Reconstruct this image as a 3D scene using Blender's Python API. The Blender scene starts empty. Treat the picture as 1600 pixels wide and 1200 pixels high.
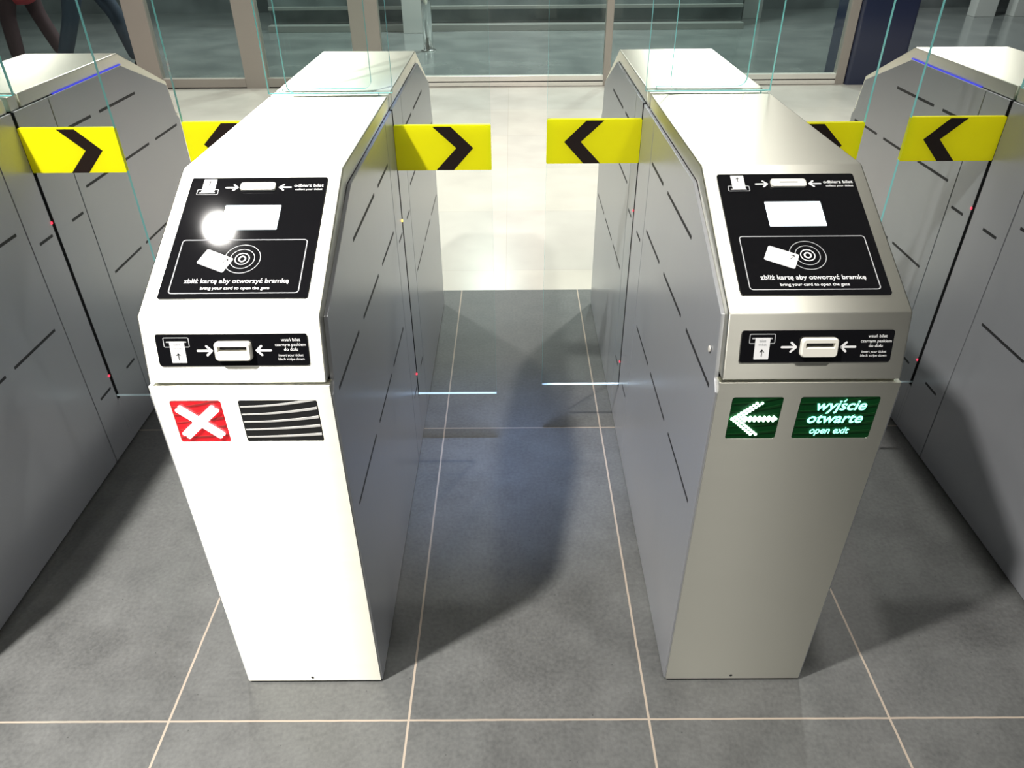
import bpy, bmesh, math, random
from mathutils import Vector, Matrix

# ------------------------------------------------------------------ scene, camera, light
S = bpy.context.scene
COL = S.collection
random.seed(7)

def setup_camera():
    f, cx, cy, h = 1140.0, 0.0033, -0.9754, 1.4483
    p, ya, ro = 0.5912, -0.0034, -0.0080
    fw = Vector((math.sin(ya)*math.cos(p), math.cos(ya)*math.cos(p), -math.sin(p)))
    r = Vector((math.cos(ya), -math.sin(ya), 0)); u = r.cross(fw)
    r2 = math.cos(ro)*r + math.sin(ro)*u
    u2 = -math.sin(ro)*r + math.cos(ro)*u
    cam = bpy.data.cameras.new('camera'); o = bpy.data.objects.new('camera', cam); COL.objects.link(o)
    m = Matrix((r2, u2, -fw)).transposed().to_4x4(); m.translation = (cx, cy, h)
    o.matrix_world = m
    cam.sensor_width = 36; cam.lens = 36*f/1600; cam.clip_start = 0.02; cam.clip_end = 100
    S.camera = o
setup_camera()

S.view_settings.view_transform = 'Standard'
S.view_settings.look = 'None'
S.view_settings.gamma = 1.0
S.view_settings.use_curve_mapping = False
S.view_settings.exposure = 0.0
S.cycles.transparent_max_bounces = 32
S.cycles.max_bounces = 8

W = bpy.data.worlds.new('world'); S.world = W; W.use_nodes = True
W.node_tree.nodes['Background'].inputs[0].default_value = (0.93, 0.96, 1.0, 1)
W.node_tree.nodes['Background'].inputs[1].default_value = 0.085

def downlight(x, y, z, watts, radius=0.09, spread=110, color=(1, .97, .92), aim=(0, 0, -1)):
    l = bpy.data.lights.new('downlight_bulb', 'AREA'); l.shape = 'DISK'; l.size = radius*2
    l.energy = watts; l.color = color; l.spread = math.radians(spread)
    o = bpy.data.objects.new('downlight_bulb', l); COL.objects.link(o)
    o.location = (x, y, z)
    o.rotation_euler = Vector(aim).to_track_quat('-Z', 'Y').to_euler()
    return o
LZ = 3.92
LAMPS = [
    # x, y, watts
    (-1.68, -0.90, 215), (-1.70, 1.08, 5), (-1.70, 3.50, 68),
    (1.36, -0.90, 19), (1.42, 3.45, 90), (3.20, 3.20, 60),
    (0.0, 4.8, 22), (-3.7, 3.7, 60), (-1.6, -3.2, 45), (1.36, -3.2, 6),
]
for x, y, w in LAMPS:
    downlight(x, y, LZ, w)
downlight(-.05, .80, LZ, 1.9, .09, 16, (.42, .58, 1))  # added blue lamp with no known source, for the blue glow on the lane floor
# lamps of the room behind the glass
for x, y, w in [(-4.0, 8.4, 105), (-0.3, 8.6, 140), (1.9, 8.4, 105), (5.2, 9.0, 70)]:
    downlight(x, y, 3.9, w, .12, 150, (.93, 1, .97))

# ------------------------------------------------------------------ materials
def mat(name, base=(.5, .5, .5), rough=.5, metal=0., spec=.5, emis=None, estr=0., aniso=0., tangent=None, coat=0.):
    m = bpy.data.materials.new(name); m.use_nodes = True
    b = m.node_tree.nodes['Principled BSDF']
    b.inputs['Base Color'].default_value = (*base, 1)
    b.inputs['Roughness'].default_value = rough
    b.inputs['Metallic'].default_value = metal
    b.inputs['Specular IOR Level'].default_value = spec
    b.inputs['Coat Weight'].default_value = coat
    if emis:
        b.inputs['Emission Color'].default_value = (*emis, 1)
        b.inputs['Emission Strength'].default_value = estr
    if aniso:
        b.inputs['Anisotropic'].default_value = aniso
        if tangent:
            c = m.node_tree.nodes.new('ShaderNodeCombineXYZ')
            for i in range(3): c.inputs[i].default_value = tangent[i]
            m.node_tree.links.new(c.outputs[0], b.inputs['Tangent'])
    return m

def noise_to(m, scale, lo, hi, socket='Base Color', vec_scale=(1, 1, 1), detail=4, mode='ramp', cols=None):
    nt = m.node_tree; b = nt.nodes['Principled BSDF']
    tc = nt.nodes.new('ShaderNodeTexCoord'); mp = nt.nodes.new('ShaderNodeMapping')
    mp.inputs['Scale'].default_value = vec_scale
    n = nt.nodes.new('ShaderNodeTexNoise'); n.inputs['Scale'].default_value = scale; n.inputs['Detail'].default_value = detail
    nt.links.new(tc.outputs['Object'], mp.inputs[0]); nt.links.new(mp.outputs[0], n.inputs['Vector'])
    if cols:
        r = nt.nodes.new('ShaderNodeValToRGB')
        r.color_ramp.elements[0].position = lo; r.color_ramp.elements[1].position = hi
        r.color_ramp.elements[0].color = (*cols[0], 1); r.color_ramp.elements[1].color = (*cols[1], 1)
        nt.links.new(n.outputs['Fac'], r.inputs[0]); nt.links.new(r.outputs[0], b.inputs[socket])
    else:
        r = nt.nodes.new('ShaderNodeMapRange')
        r.inputs[3].default_value = lo; r.inputs[4].default_value = hi
        nt.links.new(n.outputs['Fac'], r.inputs[0]); nt.links.new(r.outputs[0], b.inputs[socket])
    return m

M = {}
M['steel'] = noise_to(mat('brushed_steel', (.84, .83, .735), .42, 1., aniso=.97, tangent=(0, .7071, .7071)),
                      320, .39, .45, 'Roughness', (.01, 1, 1))
M['rim'] = mat('satin_steel_edge', (.56, .55, .53), .36, 1.)
M['side'] = noise_to(mat('satin_grey_metal_panel', (.375, .385, .41), .30, .45), 14, .28, .31, 'Roughness', (6, 6, .25))
M['black'] = mat('matt_black', (.008, .008, .009), .6)
M['slit'] = mat('dark_slit', (.012, .012, .014), .6)
M['gloss_black'] = mat('black_gloss_acrylic', (.005, .005, .006), .06, spec=.28)
M['print'] = mat('white_print', (.86, .86, .86), .4)
M['print_grey'] = mat('grey_print', (.45, .46, .47), .4)
M['bezel'] = mat('cream_plastic_bezel', (.78, .76, .68), .35)
M['screen'] = mat('backlit_screen', (.05, .05, .05), .2, emis=(.86, .95, 1), estr=3.)
M['blue_led'] = mat('blue_light_strip', (.02, .02, .1), .4, emis=(.05, .06, .8), estr=1.0)
M['red_strip'] = mat('red_light_strip', (.1, .02, .02), .4, emis=(1., .06, .08), estr=24.)
M['led_red'] = mat('red_indicator', (.3, .02, .02), .3, emis=(1, .02, .05), estr=4)
M['led_amber'] = mat('amber_indicator', (.3, .2, .02), .3, emis=(1, .55, .05), estr=6)
M['red_board'] = mat('red_sign_board', (.62, .012, .02), .35, emis=(1, .0, .012), estr=.30)
M['red_x'] = mat('lit_red_cross', (.8, .6, .6), .4, emis=(1, .80, .78), estr=4)
M['green_board'] = mat('dark_green_sign_board', (.0015, .045, .009), .5, spec=.15)
M['black_board'] = mat('black_sign_board', (.012, .012, .013), .3)
M['green_dot'] = mat('lit_green_dots', (.6, .8, .6), .4, emis=(.62, 1, .78), estr=5)
M['green_text'] = mat('lit_green_letters', (.3, .8, .6), .4, emis=(.24, 1, .72), estr=2.6)
M['glint_rib'] = mat('painted_glint_rib', (.72, .71, .68), .25)  # lamp reflection on the louvre ribs, put into a pale base colour
M['dark_rib'] = mat('dark_louvre_rib', (.005, .045, .010), .4, spec=.2)
M['red_rib'] = mat('red_louvre_rib', (.40, .03, .03), .3)
M['yellow'] = mat('yellow_film', (1., .95, .008), .35)
M['chevron'] = mat('dark_brown_chevron', (.012, .006, .004), .4)
M['edge'] = mat('teal_glass_edge', (.25, .72, .72), .2, spec=.6)
M['edge_glow'] = mat('painted_glow_glass_edge', (.72, .86, .92), .2, spec=.6)  # light guided down to the wing's bottom edge, painted as a pale colour
M['plinth'] = mat('black_plinth', (.01, .01, .01), .7)
M['frame'] = mat('warm_grey_door_frame', (.36, .32, .285), .42, .35)
M['rail'] = mat('silver_rail', (.78, .74, .68), .30, .35)
M['pillar'] = mat('dark_blue_polished_stone', (.018, .024, .055), .12, spec=.6)
M['ceiling'] = mat('grey_ceiling', (.30, .30, .30), .8)
M['lampring'] = mat('white_lamp_ring', (.7, .7, .7), .5)
M['white_wall'] = mat('pale_column_plaster', (.62, .62, .60), .5)
M['far'] = noise_to(mat('dark_shop_wall', (.06, .065, .065), .35), 1.3, .35, .7, cols=((.07, .08, .08), (.22, .24, .24)))

def make_translucent(m, col, w):
    nt = m.node_tree; t = nt.nodes.new('ShaderNodeBsdfTranslucent'); t.inputs[0].default_value = (*col, 1)
    mx = nt.nodes.new('ShaderNodeMixShader'); mx.inputs[0].default_value = w
    nt.links.new(nt.nodes['Principled BSDF'].outputs[0], mx.inputs[1]); nt.links.new(t.outputs[0], mx.inputs[2])
    nt.links.new(mx.outputs[0], nt.nodes['Material Output'].inputs[0])
make_translucent(M['yellow'], (1, .95, .02), .4)

def glass(name, tint, refl):
    m = bpy.data.materials.new(name); m.use_nodes = True; nt = m.node_tree
    for n in list(nt.nodes):
        if n.type != 'OUTPUT_MATERIAL': nt.nodes.remove(n)
    out = nt.nodes['Material Output']
    t = nt.nodes.new('ShaderNodeBsdfTransparent'); t.inputs[0].default_value = (*tint, 1)
    g = nt.nodes.new('ShaderNodeBsdfGlossy'); g.inputs['Roughness'].default_value = .02
    fr = nt.nodes.new('ShaderNodeFresnel'); fr.inputs[0].default_value = 1.45
    ml = nt.nodes.new('ShaderNodeMath'); ml.operation = 'MULTIPLY'; ml.inputs[1].default_value = refl
    mx = nt.nodes.new('ShaderNodeMixShader')
    geo = nt.nodes.new('ShaderNodeNewGeometry'); inv = nt.nodes.new('ShaderNodeMath'); inv.operation = 'SUBTRACT'; inv.inputs[0].default_value = 1
    nt.links.new(geo.outputs['Backfacing'], inv.inputs[1])           # only the face turned to the ray reflects
    m2 = nt.nodes.new('ShaderNodeMath'); m2.operation = 'MULTIPLY'
    nt.links.new(fr.outputs[0], m2.inputs[0]); nt.links.new(inv.outputs[0], m2.inputs[1]); nt.links.new(m2.outputs[0], ml.inputs[0]); nt.links.new(ml.outputs[0], mx.inputs[0])
    nt.links.new(t.outputs[0], mx.inputs[1]); nt.links.new(g.outputs[0], mx.inputs[2])
    nt.links.new(mx.outputs[0], out.inputs[0])
    return m
M['glass'] = glass('clear_wing_glass', (.965, .985, .98), .8)
M['shopglass'] = glass('greenish_door_glass', (.90, .945, .93), 1.)

def tile_mat():
    m = mat('dark_grey_stone_tiles', (.1, .1, .1), .42, spec=.45)
    nt = m.node_tree; b = nt.nodes['Principled BSDF']; L = nt.links
    tc = nt.nodes.new('ShaderNodeTexCoord'); sx = nt.nodes.new('ShaderNodeSeparateXYZ'); L.new(tc.outputs['Object'], sx.inputs[0])
    def math_(op, a, bb=None):
        n = nt.nodes.new('ShaderNodeMath'); n.operation = op
        for i, v in enumerate((a, bb)):
            if v is None: continue
            if isinstance(v, (int, float)): n.inputs[i].default_value = v
            else: L.new(v, n.inputs[i])
        return n.outputs[0]
    wob = nt.nodes.new('ShaderNodeTexNoise'); wob.inputs['Scale'].default_value = 25
    L.new(tc.outputs['Object'], wob.inputs['Vector'])
    wv = math_('MULTIPLY', math_('SUBTRACT', wob.outputs['Fac'], .5), .0016)
    def line(sock, off, period, half):
        d = math_('PINGPONG', math_('SUBTRACT', math_('ADD', sock, wv), off), period/2)
        return math_('LESS_THAN', d, half)
    gx = line(sx.outputs['X'], -.2239, .5076, .0024)
    gy = line(sx.outputs['Y'], -.0911, 1.0156, .0020)
    g = math_('MAXIMUM', gx, gy)
    n1 = nt.nodes.new('ShaderNodeTexNoise'); n1.inputs['Scale'].default_value = 7; n1.inputs['Detail'].default_value = 8; n1.inputs['Roughness'].default_value = .65
    n2 = nt.nodes.new('ShaderNodeTexNoise'); n2.inputs['Scale'].default_value = 110; n2.inputs['Detail'].default_value = 3
    L.new(tc.outputs['Object'], n1.inputs['Vector']); L.new(tc.outputs['Object'], n2.inputs['Vector'])
    s = math_('ADD', math_('MULTIPLY', n1.outputs['Fac'], .6), math_('MULTIPLY', n2.outputs['Fac'], .4))
    r = nt.nodes.new('ShaderNodeValToRGB'); L.new(s, r.inputs[0])
    r.color_ramp.elements[0].position = .36; r.color_ramp.elements[0].color = (.060, .061, .060, 1)
    r.color_ramp.elements[1].position = .64; r.color_ramp.elements[1].color = (.102, .104, .101, 1)
    v = nt.nodes.new('ShaderNodeTexVoronoi'); v.inputs['Scale'].default_value = 26; v.inputs['Randomness'].default_value = 1
    L.new(tc.outputs['Object'], v.inputs['Vector'])
    spk = math_('LESS_THAN', v.outputs['Distance'], .045)
    mx0 = nt.nodes.new('ShaderNodeMix'); mx0.data_type = 'RGBA'
    L.new(math_('MULTIPLY', spk, .8), mx0.inputs[0]); L.new(r.outputs[0], mx0.inputs[6]); mx0.inputs[7].default_value = (.035, .035, .035, 1)
    mx = nt.nodes.new('ShaderNodeMix'); mx.data_type = 'RGBA'
    L.new(g, mx.inputs[0]); L.new(mx0.outputs[2], mx.inputs[6]); mx.inputs[7].default_value = (.30, .25, .20, 1)
    L.new(mx.outputs[2], b.inputs['Base Color'])
    rr = nt.nodes.new('ShaderNodeMapRange'); L.new(n1.outputs['Fac'], rr.inputs[0]); rr.inputs[3].default_value = .34; rr.inputs[4].default_value = .55
    L.new(rr.outputs[0], b.inputs['Roughness'])
    return m
M['tiles'] = tile_mat()

def cream_mat():
    m = mat('cream_stone_floor', (.6, .57, .5), .25, spec=.5)
    nt = m.node_tree; b = nt.nodes['Principled BSDF']; L = nt.links
    tc = nt.nodes.new('ShaderNodeTexCoord')
    br = nt.nodes.new('ShaderNodeTexBrick'); br.offset = 0; br.inputs['Scale'].default_value = 1
    br.inputs['Brick Width'].default_value = .5076*2; br.inputs['Row Height'].default_value = .76
    br.inputs['Mortar Size'].default_value = .0016
    br.inputs['Color1'].default_value = (.50, .48, .435, 1); br.inputs['Color2'].default_value = (.565, .53, .465, 1)
    br.inputs['Mortar'].default_value = (.45, .42, .37, 1)
    mp = nt.nodes.new('ShaderNodeMapping'); mp.inputs['Location'].default_value = (.03, .15, 0)
    L.new(tc.outputs['Object'], mp.inputs[0]); L.new(mp.outputs[0], br.inputs['Vector'])
    n = nt.nodes.new('ShaderNodeTexNoise'); n.inputs['Scale'].default_value = 3; n.inputs['Detail'].default_value = 7
    L.new(tc.outputs['Object'], n.inputs['Vector'])
    mx = nt.nodes.new('ShaderNodeMix'); mx.data_type = 'RGBA'; mx.blend_type = 'MULTIPLY'; mx.inputs[0].default_value = .35
    L.new(br.outputs[0], mx.inputs[6]); L.new(n.outputs['Fac'], mx.inputs[7]); L.new(mx.outputs[2], b.inputs['Base Color'])
    return m
M['cream'] = cream_mat()
M['darkfloor'] = noise_to(mat('dark_polished_floor', (.07, .075, .075), .16), 2.2, .35, .7, cols=((.14, .15, .15), (.21, .22, .215)))

# ------------------------------------------------------------------ mesh helpers
def box(bm, x0, x1, y0, y1, z0, z1, mi=0):
    vs = [bm.verts.new(p) for p in ((x0,y0,z0),(x1,y0,z0),(x1,y1,z0),(x0,y1,z0),(x0,y0,z1),(x1,y0,z1),(x1,y1,z1),(x0,y1,z1))]
    for f in ((3,2,1,0),(4,5,6,7),(0,1,5,4),(1,2,6,5),(2,3,7,6),(3,0,4,7)):
        bm.faces.new([vs[i] for i in f]).material_index = mi

def prism(bm, pts, fn, lo, hi, mi=0, mi_side=None):
    """pts: 2-D outline; fn(a, b, c) maps outline + depth to a 3-D point."""
    A = [bm.verts.new(fn(a, b, lo)) for a, b in pts]; B = [bm.verts.new(fn(a, b, hi)) for a, b in pts]
    n = len(pts)
    bm.faces.new(A[::-1]).material_index = mi; bm.faces.new(B).material_index = mi
    for i in range(n):
        bm.faces.new([A[i], A[(i+1) % n], B[(i+1) % n], B[i]]).material_index = mi if mi_side is None else mi_side

def tube(bm, p0, p1, r0, r1=None, seg=20, mi=0):
    p0, p1 = Vector(p0), Vector(p1); r1 = r0 if r1 is None else r1
    d = (p1-p0).normalized(); a = d.orthogonal().normalized(); b = d.cross(a)
    R = [[bm.verts.new(p + (a*math.cos(t)+b*math.sin(t))*r) for t in [2*math.pi*i/seg for i in range(seg)]] for p, r in ((p0, r0), (p1, r1))]
    for i in range(seg):
        f = bm.faces.new([R[0][i], R[0][(i+1) % seg], R[1][(i+1) % seg], R[1][i]]); f.material_index = mi; f.smooth = True
    bm.faces.new(R[0][::-1]).material_index = mi; bm.faces.new(R[1]).material_index = mi

def rrect(x0, x1, y0, y1, r, seg=5):
    P = []
    for cx, cy, a0 in ((x1-r, y1-r, 0), (x0+r, y1-r, 90), (x0+r, y0+r, 180), (x1-r, y0+r, 270)):
        for i in range(seg+1):
            a = math.radians(a0 + 90*i/seg); P.append((cx + r*math.cos(a), cy + r*math.sin(a)))
    return P

def obj(name, bm, mats, parent=None, loc=(0, 0, 0), bevel=0, seg=2):
    bmesh.ops.recalc_face_normals(bm, faces=bm.faces)
    me = bpy.data.meshes.new(name); bm.to_mesh(me); bm.free()
    for m in (mats if isinstance(mats, (list, tuple)) else [mats]): me.materials.append(M[m] if isinstance(m, str) else m)
    o = bpy.data.objects.new(name, me); COL.objects.link(o); o.location = loc
    if parent: o.parent = parent
    if bevel:
        b = o.modifiers.new('bevel', 'BEVEL'); b.width = bevel; b.segments = seg; b.limit_method = 'ANGLE'; b.angle_limit = math.radians(25)
        b.harden_normals = False
    return o

def struct(name, bm, mats, parent=None, bevel=0):
    o = obj(name, bm, mats, parent, bevel=bevel)
    if not parent: o['kind'] = 'structure'
    return o

def thing(name, label, cat, loc=(0, 0, 0), group=None):
    o = bpy.data.objects.new(name, None); COL.objects.link(o); o.location = loc; o.empty_display_size = .1
    o['label'] = label; o['category'] = cat
    if group: o['group'] = group
    return o

def tag(o, label, cat, group=None):
    o['label'] = label; o['category'] = cat
    if group: o['group'] = group
    return o

def N(): return bmesh.new()

_dg = None
def text_mesh(txt, bold=.012, shear=0.):
    cu = bpy.data.curves.new('t', 'FONT'); cu.body = txt; cu.size = 1; cu.offset = bold; cu.shear = shear
    cu.align_x = 'LEFT'; cu.fill_mode = 'FRONT'; cu.resolution_u = 4; cu.space_character = 1.0
    o = bpy.data.objects.new('t', cu); COL.objects.link(o)
    dg = bpy.context.evaluated_depsgraph_get(); dg.update()
    me = bpy.data.meshes.new_from_object(o.evaluated_get(dg))
    bpy.data.objects.remove(o); bpy.data.curves.remove(cu)
    return me

BASE = {'\u0119': 'e', '\u017c': 'z', '\u015b': 's', '\u0107': 'c', '\u0144': 'n'}
def add_text(bm, txt, fn, depth, x0, x1, yb, mi, bold=.012, shear=0., hscale=None):
    """text spanning x0..x1 with its baseline at yb, laid on the plane fn(a, b, depth)."""
    marks = []
    for i, c in enumerate(txt):
        if c in BASE:
            base = BASE[c]
            def right(q):
                mm = text_mesh(q, bold, shear); X = max(v.co.x for v in mm.vertices); Y = max(v.co.y for v in mm.vertices); bpy.data.meshes.remove(mm); return X, Y
            plain = ''.join(BASE.get(q, q) for q in txt[:i])
            marks.append((c, right(plain+base)[0], right(base)))
    txt = ''.join(BASE.get(q, q) for q in txt)
    me = text_mesh(txt, bold, shear)
    xs = [v.co.x for v in me.vertices]; k = (x1-x0)/(max(xs)-min(xs)); mn = min(xs); ky = hscale or k
    vs = [bm.verts.new(fn(x0+(v.co.x-mn)*k, yb+v.co.y*ky, depth)) for v in me.vertices]
    for p in me.polygons:
        try: bm.faces.new([vs[i] for i in p.vertices]).material_index = mi
        except ValueError: pass
    bpy.data.meshes.remove(me)
    for c, xr, (w, h) in marks:                      # ogonek and dot above, drawn as small strokes
        tf = lambda a, b, d: fn(x0+(a-mn)*k, yb+b*ky, d)
        if c in '\u015b\u0107\u0144': seg_bar(bm, (xr-w*.55, h+.10), (xr-w*.30, h+.24), .085, tf, depth, mi)
        elif c == '\u017c': flat(bm, circ(xr-w*.5, h+.17, .075, 14), tf, depth, mi)
        else:
            for n_, (p, q) in enumerate((((xr-.15, .02), (xr-.21, -.09)), ((xr-.21, -.09), (xr-.19, -.15)), ((xr-.19, -.15), (xr-.08, -.16)))):
                seg_bar(bm, p, q, .075, tf, depth+.00005*(n_+1), mi)

def flat(bm, pts, fn, d, mi):
    bm.faces.new([bm.verts.new(fn(a, b, d)) for a, b in pts]).material_index = mi

def loop_band(bm, outer, inner, fn, d, mi):
    A = [bm.verts.new(fn(a, b, d)) for a, b in outer]; B = [bm.verts.new(fn(a, b, d)) for a, b in inner]
    n = len(A)
    for i in range(n): bm.faces.new([A[i], A[(i+1) % n], B[(i+1) % n], B[i]]).material_index = mi

def circ(cx, cy, r, seg=40): return [(cx+r*math.cos(2*math.pi*i/seg), cy+r*math.sin(2*math.pi*i/seg)) for i in range(seg)]
def ring(bm, cx, cy, r, w, fn, d, mi): loop_band(bm, circ(cx, cy, r+w/2), circ(cx, cy, r-w/2), fn, d, mi)
def frame_rect(bm, x0, x1, y0, y1, r, w, fn, d, mi):
    loop_band(bm, rrect(x0, x1, y0, y1, r), rrect(x0+w, x1-w, y0+w, y1-w, max(r-w, .0004)), fn, d, mi)
def seg_bar(bm, p, q, w, fn, d, mi):
    p, q = Vector(p), Vector(q); t = (q-p).normalized()*w/2; n = Vector((-t.y, t.x))
    P = []
    for c, a0 in ((q, -90), (p, 90)):
        for i in range(7):
            a = math.radians(a0+30*i); e = t*math.cos(a)+n*math.sin(a); P.append((c.x+e.x, c.y+e.y))
    flat(bm, P, fn, d, mi)
def arrow(bm, x_tail, x_tip, y, fn, d, mi, head=.0085, w=.0032):
    s = 1 if x_tip > x_tail else -1; e = .0001
    seg_bar(bm, (x_tail, y), (x_tip-s*w/2, y), w, fn, d, mi)
    seg_bar(bm, (x_tip-s*w/2, y), (x_tip-s*head, y+head*.78), w, fn, d+e, mi)
    seg_bar(bm, (x_tip-s*w/2, y), (x_tip-s*head, y-head*.78), w, fn, d+2*e, mi)

# ------------------------------------------------------------------ the hall
bm = N()
def quad(bm, x0, x1, y0, y1, z, mi):
    bm.faces.new([bm.verts.new(p) for p in ((x0,y0,z),(x1,y0,z),(x1,y1,z),(x0,y1,z))]).material_index = mi
quad(bm, -9, 9, -6, 1.926, 0, 0); quad(bm, -9, 9, 1.926, 6.10, 0, 1); quad(bm, -9, 9, 6.10, 13, 0, 2)
struct('floor', bm, ['tiles', 'cream', 'darkfloor'])
bm = N(); box(bm, -9, 9, -6, 13, 4.0, 4.1); struct('ceiling', bm, 'ceiling')
for x, y, w in LAMPS:
    pass

# glass front of the next room, at y = 6.05
GY = 6.05
def post(name, x0, x1, y0=GY-.03, y1=GY+.05, z1=2.6, m='frame'):
    bm = N(); box(bm, x0, x1, y0, y1, 0, z1); return struct(name, bm, m, bevel=.004)
post('trim_1', -3.345, -3.15); post('trim_2', -2.405, -2.20); post('trim_3', -1.405, -1.15)
post('trim_4', .822, .885); post('trim_5', 2.918, 3.0)
bm = N(); box(bm, -9, 9, GY-.05, GY+.07, 2.6, 2.75); struct('trim_6', bm, 'frame')
def rails(name, x0, x1, two=True):
    bm = N()
    if two:
        box(bm, x0, x1, GY-.03, GY+.03, .046, .090, 0); box(bm, x0, x1, GY-.035, GY+.03, .004, .036, 0); box(bm, x0, x1, GY-.02, GY+.02, .036, .046, 1)
    else:
        box(bm, x0, x1, GY-.03, GY+.03, .010, .085, 0); box(bm, x0, x1, GY-.02, GY+.02, 0, .010, 1)
    return struct(name, bm, ['rail' if two else 'frame', 'black'], bevel=.003)
rails('baseboard_left', -3.15, -2.405, False); rails('baseboard_middle', -1.15, .822)
rails('baseboard_right', .885, 2.918); rails('baseboard_far_left', -9, -3.345, False); rails('baseboard_inner', -2.20, -1.405, False)
for i, (x0, x1) in enumerate(((-9, -3.345), (-3.15, -2.405), (-2.20, -1.405), (-1.15, .822), (.885, 2.918))):
    bm = N(); box(bm, x0, x1, GY-.005, GY+.007, .087, 2.6); struct('window_%d' % (i+1), bm, 'shopglass')
# dark polished pillar and what lies to its right
bm = N(); prism(bm, rrect(3.005, 3.50, GY-.06, GY+.50, .03), lambda a, b, c: (a, b, c), 0, 3.98); struct('wall_pillar', bm, 'pillar')
# far side of the next room
bm = N(); box(bm, -9, 9, 11.2, 11.3, 0, 3.98); struct('wall_back', bm, 'far')

# ------------------------------------------------------------------ ticket gates
Z1, Y2, Z2, Y3, Z3 = .794, .026, .906, .318, 1.0466
HW, HC = .150, .143          # half width over the side panels, over the steel covers
C9 = .90                     # middle of the gate in depth
def offset_band(prof, t):
    """inner offset of an open (y, z) polyline whose material lies below/right of it."""
    out = []
    P = [Vector(p) for p in prof]
    for i, p in enumerate(P):
        ns = []
        for a, b in ((i-1, i), (i, i+1)):
            if a >= 0 and b < len(P):
                d = (P[b]-P[a]).normalized(); ns.append(Vector((d.y, -d.x)))
        n = sum(ns, Vector((0, 0))).normalized()
        k = t/max(n.dot(ns[0]), .3); q = p+n*k; out.append((q.x, q.y))
    return out
SL = math.hypot(Y3-Y2, Z3-Z2); SC, SS = (Y3-Y2)/SL, (Z3-Z2)/SL
UL = math.hypot(Y2, Z2-Z1); UC, US = Y2/UL, (Z2-Z1)/UL
def on_slope(a, b, d): return (a, Y2+SC*b-SS*d-C9, Z2+SS*b+SC*d)
def on_upper(a, b, d): return (a, UC*b-US*d-C9, Z1+US*b+UC*d)
def on_front(a, b, d): return (a, -d-C9, b)

def card_panel(parent, printed, broken):
    bm = N(); D = .0022; e = .0005; f = on_slope
    prism(bm, rrect(-.119, .119, .033, .298, .004), f, -.004, D, 0)
    if printed:
        frame_rect(bm, -.104, .104, .0425, .1545, .006, .0016, f, D+e, 2)
        for r, w in ((.0295, .0012), (.0200, .0013), (.0115, .0017), (.0052, .0026)): ring(bm, .002, .113, r, w, f, D+e, 2 if r > .012 else 1)
        ca, sa = math.cos(math.radians(-24)), math.sin(math.radians(-24))
        flat(bm, [(-.0415+x*ca-y*sa, .109+x*sa+y*ca) for x, y in rrect(-.0255, .0255, -.016, .016, .003)], f, D+2*e, 1)
        for yy in (.003, -.0025): seg_bar(bm, (-.0415+(-.019)*ca-yy*sa, .109+(-.019)*sa+yy*ca), (-.0415+(.002)*ca-yy*sa, .109+.002*sa+yy*ca), .0007, f, D+2.6*e, 2)
        cx, cy = -.0225, .1085
        seg_bar(bm, (cx-.006, cy-.004), (cx+.002, cy+.003), .0009, f, D+3*e, 0)
        seg_bar(bm, (cx-.0025, cy+.0035), (cx+.002, cy+.003), .0009, f, D+3.2*e, 0); seg_bar(bm, (cx+.002, cy-.001), (cx+.002, cy+.003), .0009, f, D+3.4*e, 0)
        add_text(bm, 'zbli\u017c kart\u0119 aby otworzy\u0107 bramk\u0119', f, D+e, -.083, .085, .0635, 1, .011)
        add_text(bm, 'bring your card to open the gate', f, D+e, -.054, .056, .0505, 1, .008)
        add_text(bm, 'odbierz bilet', f, D+e, .063, .114, .2745, 1, .011)
        add_text(bm, 'collect your ticket', f, D+e, .066, .113, .2665, 1, .008)
        # ticket coming out of its slot
        frame_rect(bm, -.1045, -.067, .2565, .2695, .0025, .0013, f, D+e, 2)
        seg_bar(bm, (-.099, .2612), (-.0735, .2612), .0022, f, D+1.5*e, 1)
        flat(bm, rrect(-.0965, -.0740, .2605, .2935, .001), f, D+2*e, 1)
        seg_bar(bm, (-.0852, .278), (-.0852, .288), .0010, f, D+3*e, 0)
        seg_bar(bm, (-.0852, .288), (-.0878, .285), .0010, f, D+3.2*e, 0); seg_bar(bm, (-.0852, .288), (-.0826, .285), .0010, f, D+3.4*e, 0)
        for yy in (.272, .2685): seg_bar(bm, (-.0905, yy), (-.080, yy), .0006, f, D+3*e, 2)
        arrow(bm, -.055, -.0335, .2735, f, D+e, 1); arrow(bm, .0575, .0365, .2735, f, D+e, 1)
    p = obj('display_panel', bm, ['gloss_black', 'print', 'print_grey'], parent)
    bm = N(); prism(bm, rrect(-.0475, .0475, .1765, .2315, .001), f, D, D+.0006); obj('screen', bm, 'screen', p)
    bm = N(); prism(bm, rrect(-.0295, .0315, .2645, .2825, .005), f, D, D+.0045, 0)
    prism(bm, rrect(-.014, .017, .2732, .2746, .0005), f, D+.0040, D+.0049, 1)
    obj('ticket_outlet', bm, ['bezel', 'slit'], p, bevel=.001)

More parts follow.
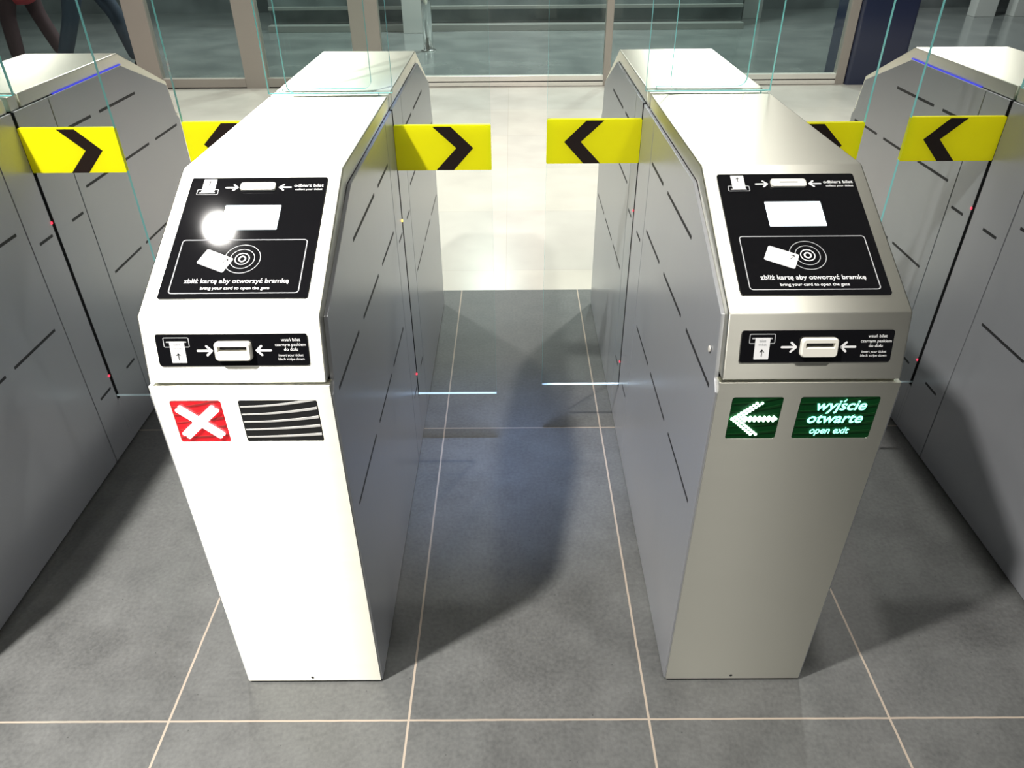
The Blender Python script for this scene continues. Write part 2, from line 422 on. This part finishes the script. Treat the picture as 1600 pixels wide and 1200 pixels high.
def insert_panel(parent, printed):
    bm = N(); D = .0022; e = .0005; f = on_upper
    prism(bm, rrect(-.1195, .1195, .0345, .0870, .004), f, -.004, D, 0)
    if printed:
        frame_rect(bm, -.1075, -.0665, .0655, .0820, .0025, .0013, f, D+e, 2)
        seg_bar(bm, (-.102, .0745), (-.072, .0745), .0024, f, D+1.5*e, 2)
        flat(bm, rrect(-.0980, -.0745, .0400, .0755, .001), f, D+2*e, 1)
        seg_bar(bm, (-.0862, .045), (-.0862, .056), .0011, f, D+3*e, 0)
        seg_bar(bm, (-.0862, .056), (-.0892, .0525), .0011, f, D+3.2*e, 0); seg_bar(bm, (-.0862, .056), (-.0832, .0525), .0011, f, D+3.4*e, 0)
        add_text(bm, 'bilet', f, D+3*e, -.0915, -.081, .0690, 2, .0); add_text(bm, 'ticket', f, D+3*e, -.0925, -.080, .0632, 2, .0)
        arrow(bm, -.055, -.031, .0598, f, D+e, 1, .0095, .0036); arrow(bm, .0605, .0365, .0598, f, D+e, 1, .0095, .0036)
        for t, x0, x1, y, b in (('wsu\u0144 bilet', .0785, .1085, .0750, .012), ('czarnym paskiem', .0680, .1165, .0670, .012), ('do do\u0142u', .0815, .1035, .0592, .012),
                                ('insert your ticket', .0720, .1110, .0500, .008), ('black stripe down', .0710, .1120, .0435, .008)):
            add_text(bm, t, f, D+e, x0, x1, y, 1, b)
    p = obj('insert_panel', bm, ['gloss_black', 'print', 'print_grey'], parent)
    # raised ticket mouth with a recessed slot
    bm = N(); d0 = D
    out = rrect(-.0265, .0315, .0445, .0755, .006); top = rrect(-.0245, .0295, .0460, .0740, .005); hole = rrect(-.0205, .0255, .0600, .0685, .001); deep = rrect(-.0195, .0245, .0615, .0680, .001)
    rings = [(out, d0), (out, d0+.006), (top, d0+.009), (hole, d0+.009), (deep, d0+.001)]
    V = [[bm.verts.new(f(a, b, d)) for a, b in P] for P, d in rings]; n = len(out)
    for k in range(4):
        for i in range(n):
            q = bm.faces.new([V[k][i], V[k][(i+1) % n], V[k+1][(i+1) % n], V[k+1][i]]); q.material_index = 0
    bm.faces.new(V[4]).material_index = 1
    bm.faces.new(V[0][::-1]).material_index = 0
    obj('ticket_mouth', bm, ['bezel', 'slit'], p)

def ribs(bm, x0, x1, z0, z1, f, mi):
    for k in range(5):
        zb = z0+(z1-z0)*(.10+.19*k); P = []; Q = []
        for i in range(15):
            s = i/14; x = x0+.002+(x1-x0-.004)*s; z = zb+.0125*s*s*(.35+.18*k)-.002*k*.3
            P.append((x, z)); Q.append((x, z+.0022+.0026*s))
        for i in range(14):
            qs = [P[i], P[i+1], Q[i+1], Q[i]]
            A = [bm.verts.new(f(a, min(b, z1-.001), -.0007)) for a, b in qs]; B = [bm.verts.new(f(a, min(b, z1-.001), .0001)) for a, b in qs]
            bm.faces.new(B).material_index = mi
            for j in ((0, 1), (2, 3)): bm.faces.new([A[j[0]], A[j[1]], B[j[1]], B[j[0]]]).material_index = mi

def sign_windows(parent, kind):
    f = on_front; z0, z1 = .679, .7645
    wins = ((-.1205, -.0365), (-.0085, .1215))
    for k, (x0, x1) in enumerate(wins):
        bm = N()
        board = {('X', 0): 'red_board', ('arrow', 1): 'green_board'}.get((kind, k), 'black_board')
        if kind == 'arrow': board = 'green_board'
        prism(bm, rrect(x0, x1, z0, z1, .004), f, -.010, -.0006, 0)
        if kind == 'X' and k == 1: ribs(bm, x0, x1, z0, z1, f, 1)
        elif kind in ('X', 'arrow'): ribs(bm, x0, x1, z0, z1, f, 2)
        w = obj('sign_window', bm, [board, 'glint_rib', 'red_rib' if kind == 'X' else 'dark_rib'], parent)
        if kind == 'X' and k == 0:
            w['label'] = 'red backlit window'
            bm = N(); cx, cz = (x0+x1)/2, (z0+z1)/2
            for s in (-1, 1):
                for i in range(17):
                    for j in (-1, 1):
                        t = (i-8)/8; x = cx+t*.029+s*j*.0030; z = cz+s*t*.027-j*.0030
                        prism(bm, circ(x, z, .0042, 12), f, .0014, .0019)
            obj('lit_cross', bm, 'red_x', w)
        if kind == 'arrow' and k == 0:
            bm = N(); pts = []
            tip = (x0+.0050, .7215)
            for i in range(9):
                for (ox, oz) in ((0, 0), (.0088, 0)):
                    pts.append((tip[0]+ox+i*.0045, tip[1]+i*.0040)); pts.append((tip[0]+ox+i*.0045, tip[1]-i*.0040))
            for i in range(8):
                pts.append((tip[0]+.022+i*.0078, tip[1]+.0036)); pts.append((tip[0]+.022+i*.0078, tip[1]-.0036)); pts.append((tip[0]+.018+i*.0078, tip[1]))
            for x, z in pts:
                if x < x1-.003: prism(bm, circ(x, z, .0026, 10), f, .0014, .0019)
            obj('lit_arrow', bm, 'green_dot', w)
        if kind == 'arrow' and k == 1:
            bm = N()
            add_text(bm, 'wyj\u015bcie', f, .0016, .020, .1020, .7390, 0, .020, .22, .0285)
            add_text(bm, 'otwarte', f, .0016, .0100, .1020, .7130, 0, .020, .22, .0285)
            add_text(bm, 'open exit', f, .0016, .0190, .0850, .6905, 0, .016, .20, .0195)
            obj('lit_text', bm, 'green_text', w)
    return wins, z0, z1

ROWS = [(.922, [(.285, .532), (.583, .735)]), (.760, [(.039, .234), (.284, .480), (.533, .722)]), (.492, [(.045, .258), (.303, .494), (.530, .722)])]
def plate(bm, s, poly):
    lo, hi = sorted((s*HC, s*HW)); prism(bm, [(y-C9, z) for y, z in poly], lambda a, b, c: (c, a, b), lo, hi, 0)
def slit(bm, s, y0, y1, z):
    pts = rrect(y0-C9, y1-C9, z-.0042, z+.0042, .002)
    lo, hi = sorted((s*(HW-.0015), s*(HW+.0003))); prism(bm, pts, lambda a, b, c: (c, a, b), lo, hi, 1)

def wing(parent, s):
    """glass leaf sliding out on side s (+1 right, -1 left); the left one is the right one turned half round."""
    def rot(x, y, z): return (s*x, s*y, z)
    yc = -.024; tip = .390; r = .02
    poly = [(tip, .173), (tip, 1.75), (-.098, 1.75), (-.098, 1.085)]
    for i in range(1, 7):
        a = math.radians(180+15*i); poly.append((-.078+r*math.cos(a), 1.073+r*math.sin(a)))
    poly += [(.122, 1.053), (.122, .173)]
    bm = N(); n = len(poly)
    A = [bm.verts.new(rot(x, yc-.005, z)) for x, z in poly]; B = [bm.verts.new(rot(x, yc+.005, z)) for x, z in poly]
    bm.faces.new(A).material_index = 0; bm.faces.new(B[::-1]).material_index = 0
    for i in range(n): bm.faces.new([A[i], A[(i+1) % n], B[(i+1) % n], B[i]]).material_index = 2 if i == n-1 else 1
    g = obj('glass_wing', bm, ['glass', 'edge', 'edge_glow'], parent)
    # yellow film with a dark chevron, both faces
    bm = N(); x0, x1, z0, z1 = .1505, tip-.0005, .866, .977
    P = rrect(x0, x1+.0008, z0, z1, .003)
    prism(bm, P, lambda a, b, c: rot(a, yc+c, b), -.0060, .0060, 0)
    ch = [(.246, z1-.003), (.291, z1-.003), (.3455, .9215), (.294, z0), (.250, z0), (.303, .9215)]
    for d in (-.0063, .0063): bm.faces.new([bm.verts.new(rot(a, yc+d, b)) for a, b in ch]).material_index = 1
    obj('warning_band', bm, ['yellow', 'chevron'], g)
    return g

def make_gate(cx, label, kind, leds):
    t = thing('ticket_gate', label, 'ticket gate', (cx, C9, 0), 'ticket gates in a row')
    prof = [(0, Z1+.004), (Y2, Z2), (Y3, Z3), (.868, Z3)]
    inn = offset_band(prof, .034)
    inn[0] = (.034, Z1+.004); inn[-1] = (.868, Z3-.034)
    for s in (1, -1):                                       # front cover, rear cover
        bm = N(); poly = prof+inn[::-1]
        # rear cover is the front one mirrored in depth
        prism(bm, [((y-C9)*s if s == 1 else -(y-C9), z) for y, z in poly], lambda a, b, c: (c, a, b), -HC, HC)
        obj('steel_cover', bm, 'steel', t, bevel=.0025, seg=3)
    bm = N(); box(bm, -HC, HC, -.0145, .0205, Z3-.034, Z3-.0006); obj('cover_bridge', bm, 'steel', t, bevel=.001)
    # lower fronts
    for s in (1, -1):
        bm = N()
        y0, y1 = (-C9, -C9+.020) if s == 1 else (C9-.020, C9)
        if s == 1:
            xs = [-HC-.003, -.1205, -.0365, -.0085, .1215, HC+.003]; za, zb = .679, .7645
            box(bm, xs[0], xs[-1], y0, y1, .007, za); box(bm, xs[0], xs[-1], y0, y1, zb, Z1-.002)
            for a, b in ((0, 1), (2, 3), (4, 5)): box(bm, xs[a], xs[b], y0, y1, za, zb)
            for a0, b0 in ((xs[1], xs[2]), (xs[3], xs[4])):          # rounded corners of the two window openings
                q = .0045
                for px, pz, sx, sz in ((a0, za, 1, 1), (b0, za, -1, 1), (b0, zb, -1, -1), (a0, zb, 1, -1)):
                    P = [(px, pz)]+[(px+sx*q*(1-math.cos(math.radians(15*i))), pz+sz*q*(1-math.sin(math.radians(15*i)))) for i in range(7)]
                    prism(bm, P, lambda a, b, c: (a, c, b), y0, y0+.004)
            bmesh.ops.remove_doubles(bm, verts=bm.verts, dist=1e-5)
            tube(bm, (-.004, y0-.0004, .018), (-.004, y0+.002, .018), .0032, mi=1)
            obj('lower_front', bm, ['steel', 'black'], t)
        else:
            box(bm, -HC-.003, HC+.003, y0, y1, .007, Z1-.002)
            obj('lower_back', bm, 'steel', t, bevel=.002)
    bm = N(); box(bm, -HC+.012, HC-.012, -C9+.020, C9-.020, .0, .012); box(bm, -HC+.004, HC-.004, -C9+.012, -C9+.03, Z1-.012, Z1+.016)
    obj('plinth', bm, 'plinth', t)
    # side panels, three a side; their slits stay in the panel mesh
    pf = [(.003, .006), (.003, .772), (.020, .790), (.042, .896), (.330, Z3-.034), (.7565, Z3-.034), (.7565, .006)]
    for s in (1, -1):
        for back in (False, True):
            bm = N(); plate(bm, s, [(1.8-y, z) for y, z in pf] if back else pf)
            for z, segs in ROWS:
                for a, b in segs:
                    if back: a, b = 1.8-b, 1.8-a
                    slit(bm, s, a, b, z)
            sp = obj('side_panel', bm, ['side', 'slit'], t, bevel=.0018)
            if not back and s == -1:
                bm = N(); tube(bm, (-HW-.001, .065-C9, .818), (-HW-.003, .065-C9, .818), .006, .005, mi=0); obj('key_lock', bm, 'rail', sp)
        ys = .876 if s == 1 else .924
        bm = N(); zt = Z3-.034
        plate(bm, s, [(.760, .006), (ys-.0065, .006), (ys-.0065, zt), (.760, zt)]); plate(bm, s, [(ys+.0065, .006), (1.040, .006), (1.040, zt), (ys+.0065, zt)])
        plate(bm, s, [(ys-.0065, .006), (ys+.0065, .006), (ys+.0065, .160), (ys-.0065, .160)])
        for z, segs in ((.704, [(.792, .856), (.959, 1.023)]), (.214, [(.792, .857), (.966, 1.024)])):
            for a, b in segs: slit(bm, s, a, b, z)
        mp = obj('wing_housing', bm, ['side', 'slit'], t, bevel=.001)
        bm = N()
        for dy in (-.0062, .0052): box(bm, *sorted((s*(HW-.008), s*(HW+.0004))), ys-C9+dy, ys-C9+dy+.0010, .160, zt)
        box(bm, *sorted((s*.118, s*.121)), ys-C9-.012, ys-C9+.012, .012, 1.0)
        obj('wing_slot', bm, 'black', mp)
        for z, m in zip((.733, .249), leds[0 if s == 1 else 1]):
            bm = N(); bmesh.ops.create_uvsphere(bm, u_segments=12, v_segments=8, radius=.0034)
            bmesh.ops.scale(bm, vec=(.5, 1, 1), verts=bm.verts)
            obj('indicator_light', bm, m, mp, (s*(HW+.001), ys-C9+(-.0075 if s == 1 else .0075), z))
        lit = kind == 'plain' or (kind == 'X' and s == -1)
        if lit:
            bm = N()
            box(bm, *sorted((s*(HC+.0005), s*(HC+.0030))), 1.075-C9, 1.482-C9, zt+.0003, zt+.0026)
            obj('light_strip', bm, 'red_strip' if (kind == 'X' and s == -1) else 'blue_led', t)
        wing(t, s)
    bm = N(); box(bm, -.1515, .1515, -.002, .008, Z3+.0005, 1.75)
    for fc in bm.faces:
        fc.normal_update(); fc.material_index = 0 if abs(fc.normal.y) > .9 else 1
    obj('guard_glass', bm, ['glass', 'edge'], t)
    card_panel(t, kind != 'plain', kind == 'X'); insert_panel(t, kind != 'plain'); sign_windows(t, kind)
    return t

make_gate(-1.370, 'steel ticket gate cut by the left edge of the photo, only its side showing', 'plain', (('led_red', 'led_red'), ('led_red', 'led_red')))
make_gate(-.4408, 'steel ticket gate left of the middle lane, with a red lit cross on its front', 'X', (('led_amber', 'led_red'), ('led_red', 'led_red')))
make_gate(.4805, 'steel ticket gate right of the middle lane, with a green lit arrow on its front', 'arrow', (('led_red', 'led_red'), ('led_red', 'led_red')))
make_gate(1.397, 'steel ticket gate cut by the right edge of the photo, only its side showing', 'plain', (('led_red', 'led_red'), ('led_red', 'led_red')))


# ------------------------------------------------------------------ beyond the glass doors
M['kerb'] = mat('dull_metal_kerb', (.34, .34, .32), .35, .4)
def trim(name, x0, x1, y0, y1, z0, z1, m, bevel=.004):
    bm = N(); box(bm, x0, x1, y0, y1, z0, z1); return struct(name, bm, m, bevel=bevel)
trim('trim_7', -3.1, 2.95, 9.26, 9.42, 0, .075, 'kerb'); trim('trim_8', -3.1, 2.95, 9.40, 9.46, .235, .275, 'kerb')
trim('wall_far_left', -3.1, 2.95, 9.44, 9.60, .075, 2.6, 'far')
trim('trim_9', -1.36, -1.07, 9.12, 9.255, 0, 3.98, 'white_wall')
trim('trim_10', 3.18, 3.44, 10.2, 10.45, 0, 3.98, 'white_wall')
trim('trim_11', 6.38, 6.66, 10.2, 10.4, 0, 3.98, 'white_wall'); trim('trim_12', 6.92, 7.9, 10.2, 10.4, 0, 3.98, 'white_wall')
M['polish'] = mat('polished_steel', (.85, .85, .84), .12, 1.)
t = thing('bollard', 'polished steel round post standing behind the glass doors', 'post', (-.93, 7.9, 0))
bm = N(); tube(bm, (0, 0, .012), (0, 0, 1.0), .052, seg=32); obj('shaft', bm, 'polish', t)
bm = N(); tube(bm, (0, 0, 0), (0, 0, .014), .085, .078, seg=32); obj('base_plate', bm, 'polish', t)
bm = N(); tube(bm, (0, 0, 1.0), (0, 0, 1.018), .052, .040, seg=32); obj('cap', bm, 'polish', t)

# ------------------------------------------------------------------ people behind the glass
M['skin'] = mat('skin', (.60, .38, .28), .5); M['hair'] = mat('dark_hair', (.03, .02, .015), .6)
M['jeans'] = mat('dark_navy_denim', (.04, .055, .085), .8); M['navy'] = mat('navy_jacket', (.03, .035, .05), .7)
M['redcoat'] = mat('red_coat_cloth', (.50, .045, .06), .7); M['maroon'] = mat('dark_maroon_trousers', (.065, .03, .035), .8)
M['shoe'] = mat('dark_leather', (.015, .014, .014), .4); M['sole'] = mat('pale_rubber_sole', (.5, .5, .5), .6)
M['eye'] = mat('eye', (.05, .04, .03), .2)

def skinned(name, verts, edges, radii, m, parent, root=0, levels=2):
    me = bpy.data.meshes.new(name); me.from_pydata(verts, edges, []); me.materials.append(M[m])
    o = bpy.data.objects.new(name, me); COL.objects.link(o); o.parent = parent
    sk = o.modifiers.new('skin', 'SKIN'); sk.use_smooth_shade = True
    if not me.skin_vertices: me.attributes  # layer is made with the modifier
    for i, rr in enumerate(radii):
        v = me.skin_vertices[0].data[i]; v.radius = rr if isinstance(rr, tuple) else (rr, rr); v.use_root = (i == root)
    ss = o.modifiers.new('smooth', 'SUBSURF'); ss.levels = levels; ss.render_levels = levels
    return o

class Rig:
    def __init__(s): s.v, s.e, s.r = [], [], []
    def add(s, p, rad, link=None):
        s.v.append(tuple(p)); s.r.append(rad); i = len(s.v)-1
        if link is not None: s.e.append((link, i))
        return i
    def chain(s, pts, link):
        for p, rad in pts: link = s.add(p, rad, link)
        return link

def person(label, x, y, facing, step, top, legs, coat_hem, hood):
    """walking figure, facing +x (1) or -x (-1); step = half the stride."""
    t = thing('person', label, 'person', (x, y, 0), 'people behind the glass')
    F = facing
    def P(f, side, z): return (f*F, side*F, z)
    hipz = .90
    legsJ = {}
    for sd in (1, -1):
        st = step*sd
        hip = P(0, .09*sd, hipz); knee = P(st*.55+.03, .095*sd, .49); ank = P(st*1.0-.02, .095*sd, .085 if st > 0 else .11)
        toe = P(st+.15, .10*sd, .035 if st > 0 else .03); legsJ[sd] = (hip, knee, ank, toe)
    b = Rig(); root = b.add(P(0, 0, .95), (.13, .10))
    ch = b.chain([(P(0, 0, 1.10), (.125, .095)), (P(.01, 0, 1.28), (.15, .10)), (P(.01, 0, 1.40), (.11, .08)), (P(.015, 0, 1.47), .052), (P(.03, 0, 1.53), .055),
                  (P(.035, 0, 1.60), (.078, .088)), (P(.03, 0, 1.67), (.076, .09)), (P(.025, 0, 1.72), (.05, .06))], root)
    for sd in (1, -1):
        hip, knee, ank, toe = legsJ[sd]
        b.chain([(hip, .085), (knee, .055), (ank, .037), (toe, .03)], root)
        sw = -step*sd*.5
        sh = b.add(P(.0, .19*sd, 1.39), .055, 3); el = b.add(P(sw*.5-.02, .235*sd, 1.10), .042, sh); wr = b.add(P(sw+.06, .235*sd, .87), .028, el)
        pa = b.add(P(sw+.085, .235*sd, .80), (.022, .034), wr)
        for k in range(4):
            o = -.027+.018*k; L = (.062, .072, .068, .054)[k]
            b.chain([(P(sw+.088+o, .235*sd, .765), .0095), (P(sw+.095+o, .230*sd, .765-L*.55), .0085), (P(sw+.092+o, .222*sd, .765-L), .007)], pa)
        b.chain([(P(sw+.118, .222*sd, .80), .010), (P(sw+.130, .214*sd, .765), .008)], pa)
    skinned('body', b.v, b.e, b.r, 'skin', t, root)
    # face
    for sd in (1, -1):
        bm = N()
        r_ = bmesh.ops.create_uvsphere(bm, u_segments=10, v_segments=6, radius=.011); bmesh.ops.translate(bm, vec=P(.108, .03*sd, 1.625), verts=r_['verts'])
        obj('eye', bm, 'eye', t)
    f = Rig(); a = f.add(P(.112, 0, 1.62), .008); f.chain([(P(.128, 0, 1.59), .012), (P(.125, 0, 1.578), .011)], a); skinned('nose', f.v, f.e, f.r, 'skin', t)
    f = Rig(); a = f.add(P(.108, -.022, 1.55), .005); f.chain([(P(.116, 0, 1.551), .007), (P(.108, .022, 1.55), .005)], a); skinned('mouth', f.v, f.e, f.r, 'redcoat', t)
    for sd in (1, -1):
        f = Rig(); a = f.add(P(.02, .082*sd, 1.63), .012); f.chain([(P(.022, .088*sd, 1.605), .013), (P(.026, .082*sd, 1.585), .009)], a); skinned('ear', f.v, f.e, f.r, 'skin', t)
    f = Rig(); a = f.add(P(.07, 0, 1.72), (.055, .04)); f.chain([(P(.01, 0, 1.735), (.082, .05)), (P(-.05, 0, 1.69), (.082, .05)), (P(-.07, 0, 1.60), (.075, .035)), (P(-.06, 0, 1.52), (.055, .025))], a)
    skinned('hair', f.v, f.e, f.r, 'hair', t)
    # trousers
    b = Rig(); root = b.add(P(0, 0, .97), (.145, .115)); b.add(P(0, 0, 1.06), (.14, .11), root)
    for sd in (1, -1):
        hip, knee, ank, toe = legsJ[sd]
        mid = tuple((Vector(hip)+Vector(knee))/2); shin = tuple((Vector(knee)*.5+Vector(ank)*.5))
        b.chain([(hip, .105), (mid, .095), (knee, .076), (shin, .074), (ank, .066)], root)
    skinned('trousers', b.v, b.e, b.r, legs, t, root)
    # coat
    b = Rig(); root = b.add(P(0, 0, 1.10), (.155, .125))
    b.chain([(P(.01, 0, 1.28), (.175, .125)), (P(.01, 0, 1.40), (.135, .10)), (P(.012, 0, 1.455), (.068, .066))], root)
    b.chain([(P(0, 0, .95), (.165, .14)), (P(0, 0, coat_hem), (.19, .17))], root)
    for sd in (1, -1):
        sw = -step*sd*.5
        b.chain([(P(.0, .195*sd, 1.39), .072), (P(sw*.5-.02, .24*sd, 1.10), .062), (P(sw+.055, .237*sd, .89), .048)], 2)
    skinned('coat', b.v, b.e, b.r, top, t, root)
    for sd in (1, -1):
        hip, knee, ank, toe = legsJ[sd]; A = Vector(ank); T = Vector(toe)
        f = Rig(); a = f.add((A.x-F*.045, A.y, .045), .040); f.chain([((A.x+F*.05, A.y, .050), .046), ((T.x-F*.03, T.y, .038), .040), ((T.x+F*.02, T.y, .030), .028)], a)
        skinned('shoe', f.v, f.e, f.r, 'shoe', t)
    return t
person('person in dark navy trousers walking behind the glass on the left', -4.06, 6.85, 1, .32, 'navy', 'jeans', .80, False)
person('person in a red coat and dark maroon trousers behind the glass, far left', -4.80, 7.05, -1, .18, 'redcoat', 'maroon', .56, False)
